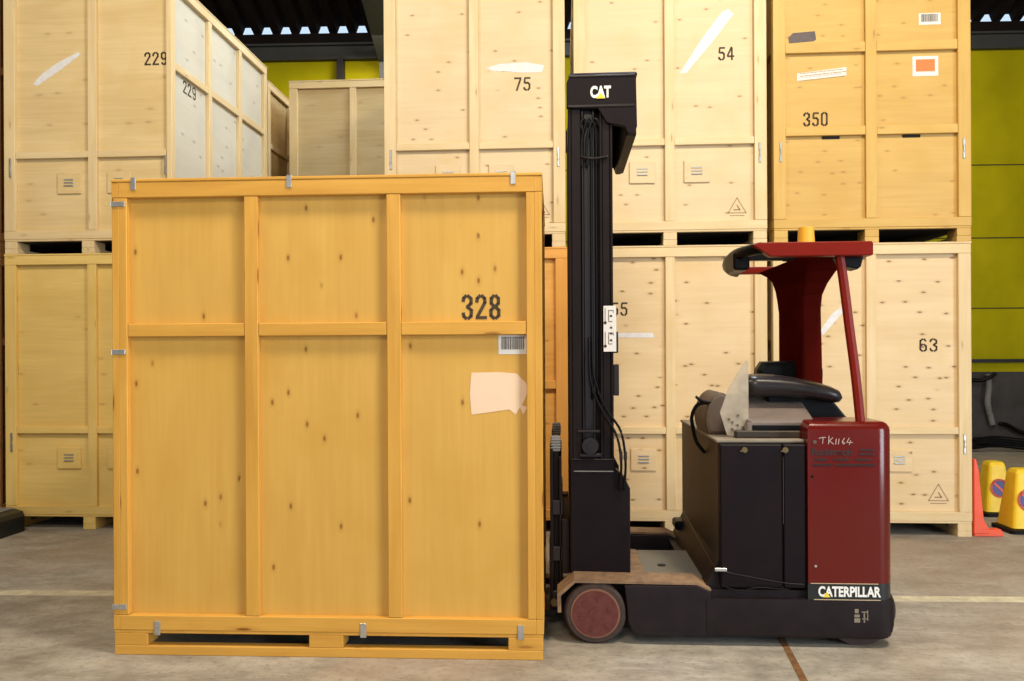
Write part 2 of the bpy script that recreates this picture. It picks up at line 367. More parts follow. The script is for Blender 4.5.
# ------------------------------------------------------------------ crates
def crate(name, label, W, L, pal, loc, rz=0, style='end1', marks=(), side_marks=(), latch='both', pockets=True, group='wooden storage crates', H=2.29, panel_grain=0, cst=.075, pwr=None, side=None, coff=0.0):
    """storage crate on a three-runner pallet; end face at -y, long face at +x"""
    root = thing(name, label, 'crate', loc, rz, group)
    a, b_ = W / 2, L / 2
    def face(F):
        if F == 'F': return lambda u, n, z: (u, -b_ - n, z)
        if F == 'B': return lambda u, n, z: (-u, b_ + n, z)
        if F == 'R': return lambda u, n, z: (a + n, u, z)
        return lambda u, n, z: (-a - n, -u, z)
    def fb(F, u0, u1, n0, n1, z0, z1):
        p = face(F)(u0, n0, z0); q = face(F)(u1, n1, z1)
        return (min(p[0], q[0]), max(p[0], q[0]), min(p[1], q[1]), max(p[1], q[1]), z0, z1)
    B, Pn = pal['batten'], pal['panel']
    # pallet
    for sx in (-1, 0, 1):
        cx = sx * (a - .055); rw = .028 if style == 'none' and panel_grain == 2 else .054; rc = cx + sx * (.054 - rw); wbox('runner', [(rc - rw, rc + rw, -b_ + .004, b_ - .004, 0, .045)], B, root, 1)
        for sy in (-1, 0, 1):
            cy = sy * (b_ - .085); wbox('block', [(cx - .053, cx + .053, cy - .082, cy + .082, .045, .104)], B, root, 1)
    wbox('deck', [(-a + .002, a - .002, -b_ + .002, b_ - .002, .104, .120)], B, root, 0)
    wbox('lid', [(-a - .004, a + .004, -b_ - .004, b_ + .004, H - .016, H - .001)], B, root, 1)
    bm = bmesh.new(); box(bm, -a + .03, a - .03, -b_ + .03, b_ - .03, H - .002, H); link('lid_shade_sheet', bm, M['sheet'], root, label='added gap shade sheet on the lid')  # added to darken the gap above the lid like shade
    bm = bmesh.new(); box(bm, -a + .03, a - .03, -b_ + .03, b_ - .03, .100, .105); link('underside_shade_sheet', bm, M['sheet'], root, label='added gap shade sheet under the deck')  # added to darken the pallet opening like shade
    # faces
    for F in 'FBRL':
        hw = a if F in 'FB' else b_
        gr = 0 if F in 'FB' else 1
        wide = hw - (.0 if F in 'FB' else .034)
        long = F in 'RL'
        pg = 2 if (long and panel_grain == 2) else gr
        if panel_grain == 2: pg = 2
        wbox({'F': 'front_panel', 'B': 'back_panel', 'R': 'side_panel', 'L': 'side_panel'}[F],
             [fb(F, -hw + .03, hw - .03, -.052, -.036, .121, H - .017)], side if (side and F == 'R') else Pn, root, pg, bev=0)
        pw = .095 if not long else .040
        for s in (-1, 1):
            pq = pwr if (pwr and F == 'F' and s > 0) else pw
            wbox('corner_post', [fb(F, s * wide, s * (wide - pq), -.036, 0, .192, H - .092)], B, root, 2)
        wbox('top_rail', [fb(F, -wide, wide, -.036, .001, H - .091, H - .0165)], B, root, gr)
        wbox('bottom_rail', [fb(F, -wide, wide, -.036, .001, .1205, .191)], B, root, gr)
        studs = [coff] if not long else [-L / 6 * 1.0, L / 6 * 1.0]
        if long: studs = [-.345 * L / 2.06 * 1.02, .345 * L / 2.06 * .96] if style == 'none' else [-.33, .36]
        sw = cst if not long else .066
        for u in studs:
            wbox('stud', [fb(F, u - sw / 2, u + sw / 2, -.036, -.001, .192, H - .092)], B, root, 2)
        edges = [-wide + pw] + sum([[u - sw / 2, u + sw / 2] for u in studs], []) + [wide - pw]
        if long: rails = [(1.530, 1.592)]
        elif style == 'three': rails = [(.845, .915), (1.495, 1.572)]
        elif style == 'upper': rails = [(1.155, 1.225)]
        elif style == 'none': rails = []
        else: rails = [(.795, .850)]
        for (z0, z1) in rails:
            for i in range(0, len(edges), 2):
                wbox('rail', [fb(F, edges[i] + .001, edges[i + 1] - .001 + (.045 if pwr and F == 'F' and i else 0), -.0355, -.004, z0, z1)], B, root, gr)
        if F == 'F' and style == 'three':
            for u in (-.30, .315):
                bm = bmesh.new(); box(bm, *fb(F, u - .068, u + .068, -.0358, -.030, .822, .8445), bev=.004)
                link('hand_hole', bm, M['dark'], root)
        if F == 'F' and latch:
            for s in (-1, 1):
                bm = bmesh.new(); u = s * (a - .055)
                for dz in (-.045, .045): box(bm, *fb(F, u - .010, u + .010, -.0005, .006, .72 + dz - .035, .72 + dz + .035), bev=.004)
                box(bm, *fb(F, u - .005, u + .005, -.0005, .010, .69, .75), bev=.002)
                link('latch', bm, M['latch_dark'] if latch == 'dark' else M['latch'], root)
        if F == 'F' and pockets:
            for u in (coff - .215, coff + .215):
                pl = wbox('label_holder', [fb(F, u - .10, u + .10, -.036, -.022, .50, .675)], Pn, root, 0)
                bm = bmesh.new()
                for k in (0, 1, 2): box(bm, *fb(F, u - .042, u + .042, -.022, -.016 + .003 * (k == 0), .562 + k * .025, .573 + k * .025), bev=.002)
                link('metal_slot', bm, M['latch'], pl)
    for (F, mk) in [('F', m) for m in marks] + [('R', m) for m in side_marks]:
        kind = mk[0]; PF = face(F); P3 = lambda u, z, n, PF=PF: PF(u, n, z); n0 = -.0355 + .0
        if kind == 'num':
            bm = bmesh.new(); figures(bm, mk[1], *mk[2], P3, n0); o = link('stencil_number', bm, M['ink'] if len(mk) < 4 else mk[3], root)
        elif kind == 'quad':            # flat sticker outline with ragged ends
            bm = bmesh.new(); q = mk[1]
            A = [bm.verts.new(PF(u, n0, z)) for u, z in q]; Bv = [bm.verts.new(PF(u, n0 + .0012, z)) for u, z in q]
            fs = [bm.faces.new(A), bm.faces.new(Bv[::-1])] + [bm.faces.new((A[i], Bv[i], Bv[(i + 1) % len(q)], A[(i + 1) % len(q)])) for i in range(len(q))]
            bmesh.ops.recalc_face_normals(bm, faces=fs)
            st = link(mk[3], bm, mk[2], root, label=mk[4] if len(mk) > 4 else None)
        elif kind == 'barcode':
            u0, u1, z0, z1 = mk[1]; st = wbox('barcode_label', [fb(F, u0, u1, n0, n0 + .001, z0, z1)], M['paper'], root, bev=0, label='white barcode label')
            bm = bmesh.new(); x = u0 + (u1 - u0) * .1; rnd = random.Random(3)
            while x < u1 - (u1 - u0) * .12:
                w = rnd.choice((.0018, .003, .0045)); box(bm, *fb(F, x, x + w, n0 + .001, n0 + .0018, z0 + (z1 - z0) * .25, z1 - (z1 - z0) * .08)); x += w + rnd.choice((.002, .0035))
            link('printed_bars', bm, M['ink'], st)
        elif kind == 'tri':
            u, z, s = mk[1]; bm = bmesh.new(); c = [(u - s, z), (u + s, z), (u, z + 1.7 * s), (u - s, z)]
            stroke(bm, c, .007, P3, n0, n0 + .001)
            stroke(bm, [(u - .35 * s, z + .35 * s), (u + .30 * s, z + .35 * s), (u, z + .85 * s)], .010, P3, n0, n0 + .001)
            stroke(bm, [(u - .8 * s, z - .022), (u + .8 * s, z - .022)], .006, P3, n0, n0 + .001)
            link('warning_triangle', bm, M['ink_faint'], root)
        elif kind == 'lines':
            u0, u1, z, sl = mk[1]; bm = bmesh.new(); rnd = random.Random(5)
            for k in (0, 1):
                x = u0
                while x < u1 - .02:
                    w = rnd.uniform(.012, .03); stroke(bm, [(x, z + k * .020 + (x - u0) * sl), (x + w, z + k * .020 + (x + w - u0) * sl)], .006, P3, .0012, .0018); x += w + .008
            link('small_print', bm, M['ink_faint'], root)
        elif kind == 'orange':
            u0, u1, z0, z1 = mk[1]; st = wbox('hazard_label', [fb(F, u0, u1, n0, n0 + .001, z0, z1)], M['paper'], root, bev=0, label='white label with an orange square')
            bm = bmesh.new(); box(bm, *fb(F, u0 + .025, u1 - .025, n0 + .001, n0 + .0018, z0 + .035, z1 - .025)); link('orange_square', bm, M['orange_ink'], st)
    return root
def sticker_lines(q, root): pass

DAYLIT_SIDE = wood('daylight-paled plywood', (.60, .565, .455), knot=.6, cell=(9, 4), contrast=.05, kmin=.6, tint=(.50, .48, .40))  # daylight on one crate side put into a paler wood colour
YF = 6.40
LL = 2.15
def endc(name, label, x0, x1, z, pal, yf=YF, **kw):
    return crate(name, label, x1 - x0, LL, pal, ((x0 + x1) / 2, yf + LL / 2, z), 0, **kw)
GR = 'storage crates stacked two high at the back'
def q4(c, pts): return [(x - c, z) for x, z in pts]
HU = 2.29
# far-left column, almost wholly outside the frame
endc('storage_crate', 'shade-darkened brown crate side at the extreme left edge, lower of its stack', -6.16, -4.715, 0, SHADED_BROWN, group=GR)
endc('storage_crate', 'shade-darkened brown crate side at the extreme left edge, upper of its stack', -6.16, -4.715, HU, SHADED_BROWN, group=GR)
# column of 229
endc('storage_crate', 'yellow-stained wooden crate under crate 229, behind the left side of crate 328', -4.641, -3.198, 0, LEMON, latch='dark', group=GR, coff=.03)
c = -3.92
endc('storage_crate', 'straw-coloured wooden crate stencilled 229, upper left with its pale long side showing', -4.641, -3.198, HU, STRAW, latch='dark', group=GR, pwr=.045, side=DAYLIT_SIDE, coff=.042,
     marks=[('num', '229', (-3.446 - c, -3.252 - c, 3.850 - HU, 3.950 - HU)),
            ('quad', q4(c, [(-4.41, 3.715 - HU), (-4.37, 3.70 - HU), (-4.16, 3.835 - HU), (-3.99, 3.955 - HU), (-4.02, 3.972 - HU), (-4.20, 3.885 - HU), (-4.33, 3.80 - HU)]), M['tape'], 'tape_strip', 'torn white sticker strip')],
     side_marks=[('num', '229', (-.80, -.56, 3.70 - HU, 3.80 - HU))])
# column behind 328: orange crate, 75 on top
endc('storage_crate', 'orange-brown wooden crate glimpsed between crate 328 and the forklift mast', -1.425, .046, 0, RUST, style='upper', pockets=False, latch=None, group=GR)
c = -.697
endc('storage_crate', 'pale cream wooden crate stencilled 75, upper row left of the forklift mast', -1.428, .034, HU, CREAM, group=GR,
     marks=[('num', '75', (-.374 - c, -.240 - c, 3.560 - HU, 3.660 - HU)),
            ('quad', q4(c, [(-.60, 3.745 - HU), (-.54, 3.72 - HU), (-.43, 3.715 - HU), (-.30, 3.70 - HU), (-.15, 3.70 - HU), (-.13, 3.755 - HU), (-.28, 3.785 - HU), (-.50, 3.775 - HU)]), M['tape'], 'tape_strip', 'torn white sticker'),
            ('tri', (-.150 - c, 2.555 - HU, .055))])
# column of 55 / 54
c = .86
endc('storage_crate', 'peach-cream wooden crate stencilled 55, lower row between mast and truck cab', .106, 1.612, 0, PEACH, group=GR, 
     marks=[('num', '55', (.395 - c, .527 - c, 1.742 - 0, 1.840)),
            ('quad', q4(c, [(.40, 1.565), (.39, 1.60), (.72, 1.60), (.74, 1.56)]), M['tape'], 'tape_strip', 'faint white sticker strip')])
endc('storage_crate', 'peach-cream wooden crate stencilled 54 with a diagonal white tape strip', .104, 1.616, HU, CREAM, group=GR,
     marks=[('num', '54', (1.249 - c, 1.372 - c, 3.760 - HU, 3.857 - HU)),
            ('quad', q4(c, [(.945, 3.66 - HU), (1.00, 3.665 - HU), (1.20, 3.90 - HU), (1.37, 4.12 - HU), (1.33, 4.16 - HU), (1.28, 4.14 - HU), (1.12, 3.93 - HU)]), M['tape'], 'tape_strip', 'diagonal white tape strip'),
            ('tri', (1.390 - c, 2.545 - HU, .070))])
# column of 63 / 350
c = 2.41
endc('storage_crate', 'pale cream wooden crate stencilled 63, lower row behind the red truck body', 1.657, 3.163, 0, PEACH, group=GR,
     marks=[('num', '63', (2.784 - c, 2.926 - c, 1.442, 1.536)), ('tri', (2.925 - c, .275, .075)),
            ('quad', q4(c, [(2.03, 1.61), (2.05, 1.57), (2.13, 1.66), (2.22, 1.77), (2.20, 1.80), (2.12, 1.74)]), M['tape'], 'tape_strip', 'white tape strip')])
c = 2.418
endc('storage_crate', 'honey-coloured wooden crate stencilled 350 with hand holes and an orange label', 1.667, 3.169, HU, HONEY, style='three', pockets=False, group=GR, cst=.085,
     marks=[('num', '350', (1.908 - c, 2.096 - c, 3.222 - HU, 3.322 - HU)),
            ('quad', q4(c, [(1.80, 3.875 - HU), (1.99, 3.885 - HU), (2.01, 3.90 - HU), (2.00, 3.965 - HU), (1.83, 3.955 - HU), (1.795, 3.92 - HU)]), M['greytag'], 'grey_sticker', 'dark grey sticker'),
            ('quad', q4(c, [(1.862, 3.575 - HU), (2.24, 3.61 - HU), (2.24, 3.675 - HU), (1.86, 3.635 - HU)]), M['paper'], 'paper_strip', 'white paper strip with small print'), ('lines', (1.875 - c, 2.225 - c, 3.600 - HU, .085)),
            ('orange', (2.745 - c, 2.94 - c, 3.590 - HU, 3.745 - HU)), ('barcode', (2.795 - c, 2.96 - c, 3.99 - HU, 4.08 - HU))])
# second row, seen over the top of the first
endc('storage_crate', 'straw-coloured crate on the floor, lower of the second-row stack behind crate 229', -4.78, -3.335, 0, STRAW, yf=8.95, group='second row of crates')
endc('storage_crate', 'narrow pale crate side in the second row just behind crate 229', -4.78, -3.335, HU, STRAW, yf=8.95, group='second row of crates')
endc('storage_crate', 'drab olive crate on the floor beneath the other drab olive one, second row', -3.11, -1.63, 0, OLIVE, yf=9.0, group='second row of crates')
endc('storage_crate', 'drab olive wooden crate in the second row between crates 229 and 75', -3.11, -1.63, HU, OLIVE, yf=9.0, style='none', pockets=False, latch=None, group='second row of crates')

# the near crate 328, long side to the camera
W3, L3 = 1.52, 2.070
cx, cy = -1.127, 3.738
rz = -PI / 2 + math.radians(0.7)
ctr = Vector((cx, cy, 0)) + Vector((-math.sin(math.radians(.7)), math.cos(math.radians(.7)), 0)) * (W3 / 2)
def u3(x): return x - cx
big = crate('storage_crate', 'large amber wooden crate stencilled 328, nearest to the camera', W3, L3, AMBER, ctr, rz, group='wooden storage crates in the foreground',
      latch=None, pockets=False, style='none', panel_grain=2,
      side_marks=[('num', '328', (u3(-.472), u3(-.290), 1.608, 1.715)), ('barcode', (u3(-.300), u3(-.164), 1.437, 1.527)),
                  ('quad', [(u3(x), z) for x, z in [(-.430, 1.350), (-.30, 1.352), (-.215, 1.345), (-.170, 1.300), (-.162, 1.265), (-.175, 1.225), (-.190, 1.195), (-.165, 1.185), (-.185, 1.15), (-.20, 1.185), (-.22, 1.150), (-.25, 1.175), (-.43, 1.150), (-.438, 1.25)]], M['pinkish'], 'scraped_sticker', 'pale scraped-off sticker patch')])
# sheet metal clips round the edges of 328 (local: long face at +x, u = y)
def clip(boxes, mat='latch'):
    bm = bmesh.new()
    for b in boxes: box(bm, *b, bev=.001)
    link('metal_clip', bm, M[mat], big)
A3 = W3 / 2; B3 = L3 / 2
for x in (-2.053, -1.293, -.225):
    u = u3(x); clip([(A3 + .001, A3 + .006, u - .012, u + .012, 2.235, 2.294), (A3 - .05, A3 + .006, u - .012, u + .012, 2.290, 2.295)])
for x in (-1.945, -.946, -.199):
    u = u3(x); clip([(A3 + .001, A3 + .006, u - .014, u + .014, .098, .165)])
for z in (2.169, 1.457, .231):
    u = -B3; clip([(A3 + .0005, A3 + .005, u + .0, u + .066, z - .012, z + .012), (A3 - .05, A3 + .005, u - .004, u + .0, z - .012, z + .012)])

# ------------------------------------------------------------------ reach truck
ORG = Vector((.85, 4.6, 0))
T = thing('reach_truck', 'dark red and black reach truck with tall black mast, beside crate 328', 'forklift', ORG)
def part(name, bm, mat, parent=None, smooth=False, label=None):
    return link(name, bm, mat, parent or T, smooth, label)
def pbox(name, boxes, mat, parent=None, bev=.004, label=None, seg=1):
    bm = bmesh.new()
    for b in boxes: box(bm, *b, bev=bev, seg=seg)
    return part(name, bm, mat, parent, label=label)
def pprism(name, pts, a0, a1, mat, axis='y', parent=None, bev=0, smooth=False, label=None):
    bm = bmesh.new(); prism(bm, pts, a0, a1, axis, bev, 2 if bev else 1); return part(name, bm, mat, parent, smooth, label)
def ptube(name, pts, r, mat, parent=None, **kw):
    bm = bmesh.new(); tube(bm, pts, r, **kw); return part(name, bm, mat, parent, True)

NS, FS = 3.97, 5.22
# --- straddle arms
def arc(cx, cz, r, a0, a1, n): return [(cx + r * math.cos(a0 + (a1 - a0) * i / n), cz + r * math.sin(a0 + (a1 - a0) * i / n)) for i in range(n + 1)]
for (y0, y1) in ((NS, 4.12), (5.07, FS)):
    # side plate with the wheel arch cut out of it
    pts = ([(.72, .045), (.375, .045), (.335, .070), (.318, .115), (.312, .20), (.300, .292), (.345, .296), (.66, .296), (.72, .270)])
    arm = pprism('straddle_arm', pts, y0, y1, M['chassis'], bev=.006)
    inner = [(-.018, .16), (-.020, .235), (.06, .300), (.33, .300), (.33, .045), (.02, .05)]
    pprism('wheel_housing', inner, (4.088 if y0 < 4.5 else 5.10), y1 - .002 if y0 < 4.5 else 5.16, M['steel'], parent=arm)
    strip = [(-.028, .155), (-.030, .245), (.055, .318), (.66, .310), (.725, .278), (.72, .270), (.655, .299), (.06, .303), (-.012, .238), (-.010, .155)]
    pprism('arm_top_plate', strip, y0 + .002, y1 + .02 if y0 < 4.5 else y1, M['dust'], label='dust covered top plate')
# --- load wheels
for (y0, y1) in ((3.975, 4.085), (5.105, 5.215)):
    bm = bmesh.new(); cyl(bm, (.158, .152), .152, y0 + .012, y1 - .012, n=48); cyl(bm, (.158, .152), .142, y0, y0 + .012, n=48, r1=.152); cyl(bm, (.158, .152), .152, y1 - .012, y1, n=48, r1=.142)
    wh = part('load_wheel', bm, M['tyre'])
    bm = bmesh.new(); cyl(bm, (.158, .152), .122, y0 - .003, y1 + .003, n=48); part('wheel_ring', bm, M['ring'], wh)
    bm = bmesh.new(); cyl(bm, (.158, .152), .113, y0 - .006, y1 + .006, n=48)
    cyl(bm, (.158, .152), .030, y0 - .009, y1 + .009, n=20)
    for k in range(6):
        t = k * PI / 3 + .3; cyl(bm, (.158 + .075 * math.cos(t), .152 + .075 * math.sin(t)), .011, y0 - .010, y1 + .010, n=10)
    part('hub', bm, M['hub'], wh)
# --- deck between the arms
pbox('deck_plate', [(.335, .78, 4.14, 4.70, .25, .292)], M['plate_grey'], label='worn grey deck plate')
pbox('deck_slide', [(.336, .425, 4.14, 4.695, .288, .298)], M['dust'], label='dusty sliding rail')
pbox('inner_rail', [(.02, .78, 4.125, 4.18, .09, .20), (.02, .78, 5.0, 5.07, .09, .20)], M['steel'])
bm = bmesh.new(); cyl(bm, (.53, 4.36), .022, .292, .296, 'z', 16); part('deck_hole', bm, M['dark'])
# --- mast
for (y0, y1, sgn) in ((4.135, 4.255, 1), (4.92, 5.04, -1)):
    n_ = y0 if sgn > 0 else y1; f_ = y1 if sgn > 0 else y0
    # three nested channels, webs and flanges
    m1 = pbox('outer_channel', [(.036, .052, y0, y1, .27, 2.72), (.052, .100, n_, n_ + sgn * .014, .27, 2.72), (.052, .100, f_ - sgn * .014, f_, .27, 2.72)], M['steel'])
    pbox('middle_channel', [(.104, .116, y0 + .012, y1 - .012, .60, 2.72), (.116, .168, n_ + sgn * .030, n_ + sgn * .044, .60, 2.72), (.160, .172, y0 + .012, y1 - .012, .60, 2.72)], M['steel2'])
    pbox('inner_channel', [(.196, .210, y0, y1, .27, 2.72), (.210, .250, n_ + sgn * .004, n_ + sgn * .020, .27, 2.72), (.250, .264, y0, y1, .27, 2.72)], M['steel'])
    pbox('web_plate', [(.05, .255, n_ + sgn * .05, n_ + sgn * .07, .27, 2.72)], M['steel'])
    pprism('mast_foot_cover', [(.040, .292), (.345, .292), (.345, .745), (.318, .80), (.272, .845), (.272, .888), (.040, .888)], n_ - sgn * .006, n_ + sgn * .10, M['body'], bev=.005)
for z in (.93, 1.55, 2.2): pbox('cross_member', [(.05, .11, 4.25, 4.93, z, z + .09)], M['steel'])
pbox('cross_member', [(.05, .33, 4.20, 5.0, .30, .42)], M['steel'])
bm = bmesh.new(); cyl(bm, (.23, 4.60), .040, .42, 2.2, 'z', 20); part('lift_cylinder', bm, M['steel2'], smooth=False)
# mast head
for (y0, y1) in ((4.122, 4.150), (5.030, 5.055)):
    hd = pprism('mast_head_plate', [(.030, 2.70), (.030, 2.83), (.048, 2.872), (.385, 2.872), (.390, 2.60), (.372, 2.560), (.345, 2.560), (.325, 2.60), (.235, 2.62), (.19, 2.695), (.060, 2.697)], y0, y1, M['body'], bev=.004)
pbox('mast_head_top', [(.045, .392, 4.125, 5.05, 2.858, 2.882)], M['body'], bev=.008)
pbox('mast_head_back', [(.335, .388, 4.15, 5.03, 2.56, 2.87)], M['body'])
pbox('mast_head_lip', [(.034, .378, 4.117, 4.13, 2.700, 2.716), (.04, .382, 4.117, 4.13, 2.855, 2.868)], M['steel2'])
pbox('mast_head_beam', [(.04, .13, 4.15, 5.03, 2.70, 2.84)], M['steel'])
text('logo_lettering', 'CAT', .152, .257, 2.748, 2.810, 4.1215, M['white'], T, bold=.045, label='white CAT lettering')
pprism('logo_triangle', [(.180, 2.744), (.228, 2.744), (.205, 2.772)], 4.1165, 4.121, M['catyellow'], label='yellow triangle under the lettering')
# hoses inside the mast head and down the mast
for k, (x, dx) in enumerate(((.125, .0), (.150, .012), (.176, .02))):
    ptube('mast_hose', [(x - .045, 4.150, 2.40), (x - .042, 4.145, 2.55), (x - .01, 4.140, 2.645), (x + .025, 4.145, 2.60), (x + .03, 4.150, 2.45), (x + .03, 4.152, 2.30 - k * .02), (x + .03, 4.155, 1.2)], .007, M['rubber'])
ptube('hose_clamp', [(.10, 4.142, 2.455), (.16, 4.130, 2.440), (.24, 4.130, 2.450)], .006, M['steel2'])
for k in (0, 1):
    ptube('loop_hose', [(.14 + k * .016, 4.14, 1.52), (.145 + k * .018, 4.115, 1.30 + k * .02), (.20 + k * .02, 4.105, 1.15 + k * .01), (.275 + k * .022, 4.10, 1.02 + k * .02), (.298 + k * .022, 4.10, .88), (.290 + k * .020, 4.11, .74)], .0065, M['rubber'])
    pbox('hose_fitting', [(.289 + k * .022, .305 + k * .022, 4.092, 4.108, .89, .94)], M['steel2'])
# rollers and foot details
bm = bmesh.new(); cyl(bm, (.142, .965), .042, 4.105, 4.135, n=24); cyl(bm, (.142, .965), .018, 4.098, 4.135, n=16); part('mast_roller', bm, M['steel2'])
for b in ((.085, .200, 4.124, 4.136, .905, .925), (.075, .195, 4.124, 4.136, 1.030, 1.045), (.045, .27, 4.122, 4.134, .888, .897)): pbox('roller_bracket', [b], M['steel2'])
pbox('foot_trim', [(.055, .262, 4.120, 4.127, .830, .836)], M['hose'])
pbox('mast_stop', [(.264, .290, 4.15, 4.19, 1.44, 1.55), (.264, .292, 4.14, 4.20, 1.22, 1.38)], M['steel2'])
# capacity plate
dp = pbox('data_plate', [(.213, .278, 4.126, 4.131, 1.447, 1.682)], M['paper'], bev=.001, label='white data plate with black symbols')
pbox('plate_mount', [(.222, .272, 4.13, 4.156, 1.46, 1.67)], M['steel2'], dp)
bm = bmesh.new()
for z in (1.600, 1.485):
    box(bm, .238, .241, 4.1245, 4.126, z, z + .060); box(bm, .262, .2645, 4.1245, 4.126, z + .045, z + .060); box(bm, .241, .2645, 4.1245, 4.126, z + .057, z + .060)
    box(bm, .241, .258, 4.1245, 4.126, z, z + .003)
for z in (1.635, 1.575, 1.545, 1.510): box(bm, .246, .258, 4.1245, 4.126, z - .010, z)
for z in (1.595, 1.475): cyl(bm, (.222, z), .008, 4.1245, 4.126, n=12); box(bm, .2205, .2235, 4.1245, 4.126, z, z + .075)
link('plate_symbols', bm, M['ink'], dp)
# --- fork carriage and forks
for (y0, y1) in ((4.16, 4.22), (4.93, 4.99)):
    pbox('carriage_post', [(-.066, -.048, y0, y1, .10, .97), (-.020, -.006, y0, y1, .10, .90), (-.048, -.020, y0 + .022, y0 + .038, .10, .94)], M['steel'])
    pbox('carriage_tip', [(-.064, -.008, y0 - .004, y1, .945 + k * .014, .953 + k * .014) for k in range(4)] + [(-.060, -.012, y0 + .002, y1 - .002, .93, 1.01)], M['hose'])
for z in (.13, .36, .60): pbox('carriage_bar', [(-.058, .0, 4.16, 4.99, z, z + .075)], M['steel2'])
for y in (4.15, 4.89): pbox('carriage_roller_box', [(-.006, .034, y, y + .11, .30, .58)], M['steel'])
pbox('carriage_slide', [(.0, .22, 4.30, 4.86, .30, .38), (.0, .12, 4.30, 4.86, .50, .57)], M['steel'])
for y in (4.24, 4.84):
    bm = bmesh.new(); prism(bm, [(-.035, .46), (-.072, .46), (-.072, .082), (-1.08, .076), (-1.10, .060), (-1.08, .050), (-.060, .044), (-.035, .070)], y, y + .10, 'y')
    part('fork', bm, M['steel2'])
bm = bmesh.new(); cyl(bm, (-.045, .150), .020, 4.14, 4.165, n=14); part('pivot_pin', bm, M['brass'])
# --- power unit
pprism('chassis', [(.66, .045), (1.555, .045), (1.598, .075), (1.605, .11), (1.605, .235), (1.187, .235), (1.187, .272), (.66, .272)], NS + .03, FS, M['chassis'])
def rplan(x0, x1, y0, y1, r, n=8):
    p = [(x0, y1), (x0, y0)] + [(x1 - r + r * math.cos(a), y0 + r + r * math.sin(a)) for a in [-PI / 2 + (PI / 2) * i / n for i in range(n + 1)]]
    p += [(x1 - r + r * math.cos(a), y1 - r + r * math.sin(a)) for a in [(PI / 2) * i / n for i in range(n + 1)]]
    return p
def rounded(name, x0, x1, y0, y1, z0, z1, r, mat, bev=0, zb=0):
    bm = bmesh.new(); prism(bm, rplan(x0, x1, y0, y1, r), z0, z1, 'z')
    if bev:
        es = [e for e in bm.edges if all(abs(v.co.z - z1) < 1e-5 for v in e.verts)]
        bmesh.ops.bevel(bm, geom=es, offset=bev, segments=4, affect='EDGES', profile=.5)
    if zb:
        es = [e for e in bm.edges if all(abs(v.co.z - z0) < 1e-5 for v in e.verts)]
        bmesh.ops.bevel(bm, geom=es, offset=zb, segments=3, affect='EDGES', profile=.5)
    o = part(name, bm, mat)
    for p in o.data.polygons:
        if abs(p.normal.z) < .99 and len(p.vertices) <= 4: p.use_smooth = True
    mod = o.modifiers.new('edge', 'EDGE_SPLIT'); mod.split_angle = math.radians(35)
    return o
rounded('side_skirt', .70, 1.607, NS - .003, FS, .045, .236, .080, M['chassis'], zb=.02)
band = rounded('decal_band', 1.187, 1.603, NS + .0, FS - .002, .234, .316, .078, M['bandteal'])
rounded('engine_cover', 1.189, 1.603, NS + .0, FS - .004, .316, .60, .078, M['red'])
rounded('rear_cover', 1.189, 1.603, NS, NS + .34, .60, 1.100, .078, M['red'], bev=.045)
rounded('rear_cover_far', 1.36, 1.595, NS + .30, FS - .01, .60, 1.02, .05, M['red'], bev=.04)
for p in (o for o in T.children if o.name.startswith('rear_cover_far')): p.name = 'rear_cover'
bm = bmesh.new(); box(bm, 1.215, 1.53, NS - .0036, NS - .002, .2365, .2400); box(bm, 1.20, 1.52, NS - .0025, NS + .001, .3145, .3175)
part('decal_line', bm, M['goldline'], band)
text('maker_lettering', 'CATERPILLAR', 1.236, 1.532, .252, .303, NS - .0012, M['white'], T, bold=.035, label='white CATERPILLAR lettering on a black band')
pprism('decal_triangle', [(1.258, .250), (1.292, .250), (1.276, .276)], NS - .0045, NS - .001, M['catyellow'])
bm = bmesh.new(); 
for (x0, x1, z0, z1) in ((1.405, 1.432, .13, .15), (1.405, 1.43, .155, .168), (1.407, 1.425, .175, .195), (1.442, 1.462, .145, .15), (1.449, 1.455, .13, .175), (1.440, 1.465, .178, .183), (1.466, 1.470, .14, .19)):
    box(bm, x0, x1, NS - .0045, NS - .0025, z0, z1)
part('worn_marking', bm, M['topdust'])
# writing on the red cover
bm = bmesh.new(); PFt = lambda x, z, n: (x, NS - .0015 - n, z)
for s in [[(1.242, 1.020), (1.262, 1.026), (1.275, 1.024)], [(1.262, 1.024), (1.260, .995)], [(1.290, 1.032), (1.288, .993)], [(1.308, 1.024), (1.292, 1.008), (1.312, .992)], [(1.325, 1.018), (1.321, .992)], [(1.338, 1.018), (1.334, .992)],
          [(1.364, 1.022), (1.352, 1.004), (1.358, .992), (1.366, .998), (1.356, 1.004)], [(1.386, 1.022), (1.374, 1.001), (1.402, 1.000)], [(1.392, 1.010), (1.386, .990)]]:
    stroke(bm, s, .0030, PFt, 0, .0012)
part('chalk_writing', bm, M['chalk'], label='white hand-written TK1164')
text('dealer_lettering', 'Robitech', 1.207, 1.400, .938, .972, NS - .0005, M['redtext'], T, bold=.03, label='dark dealer lettering')
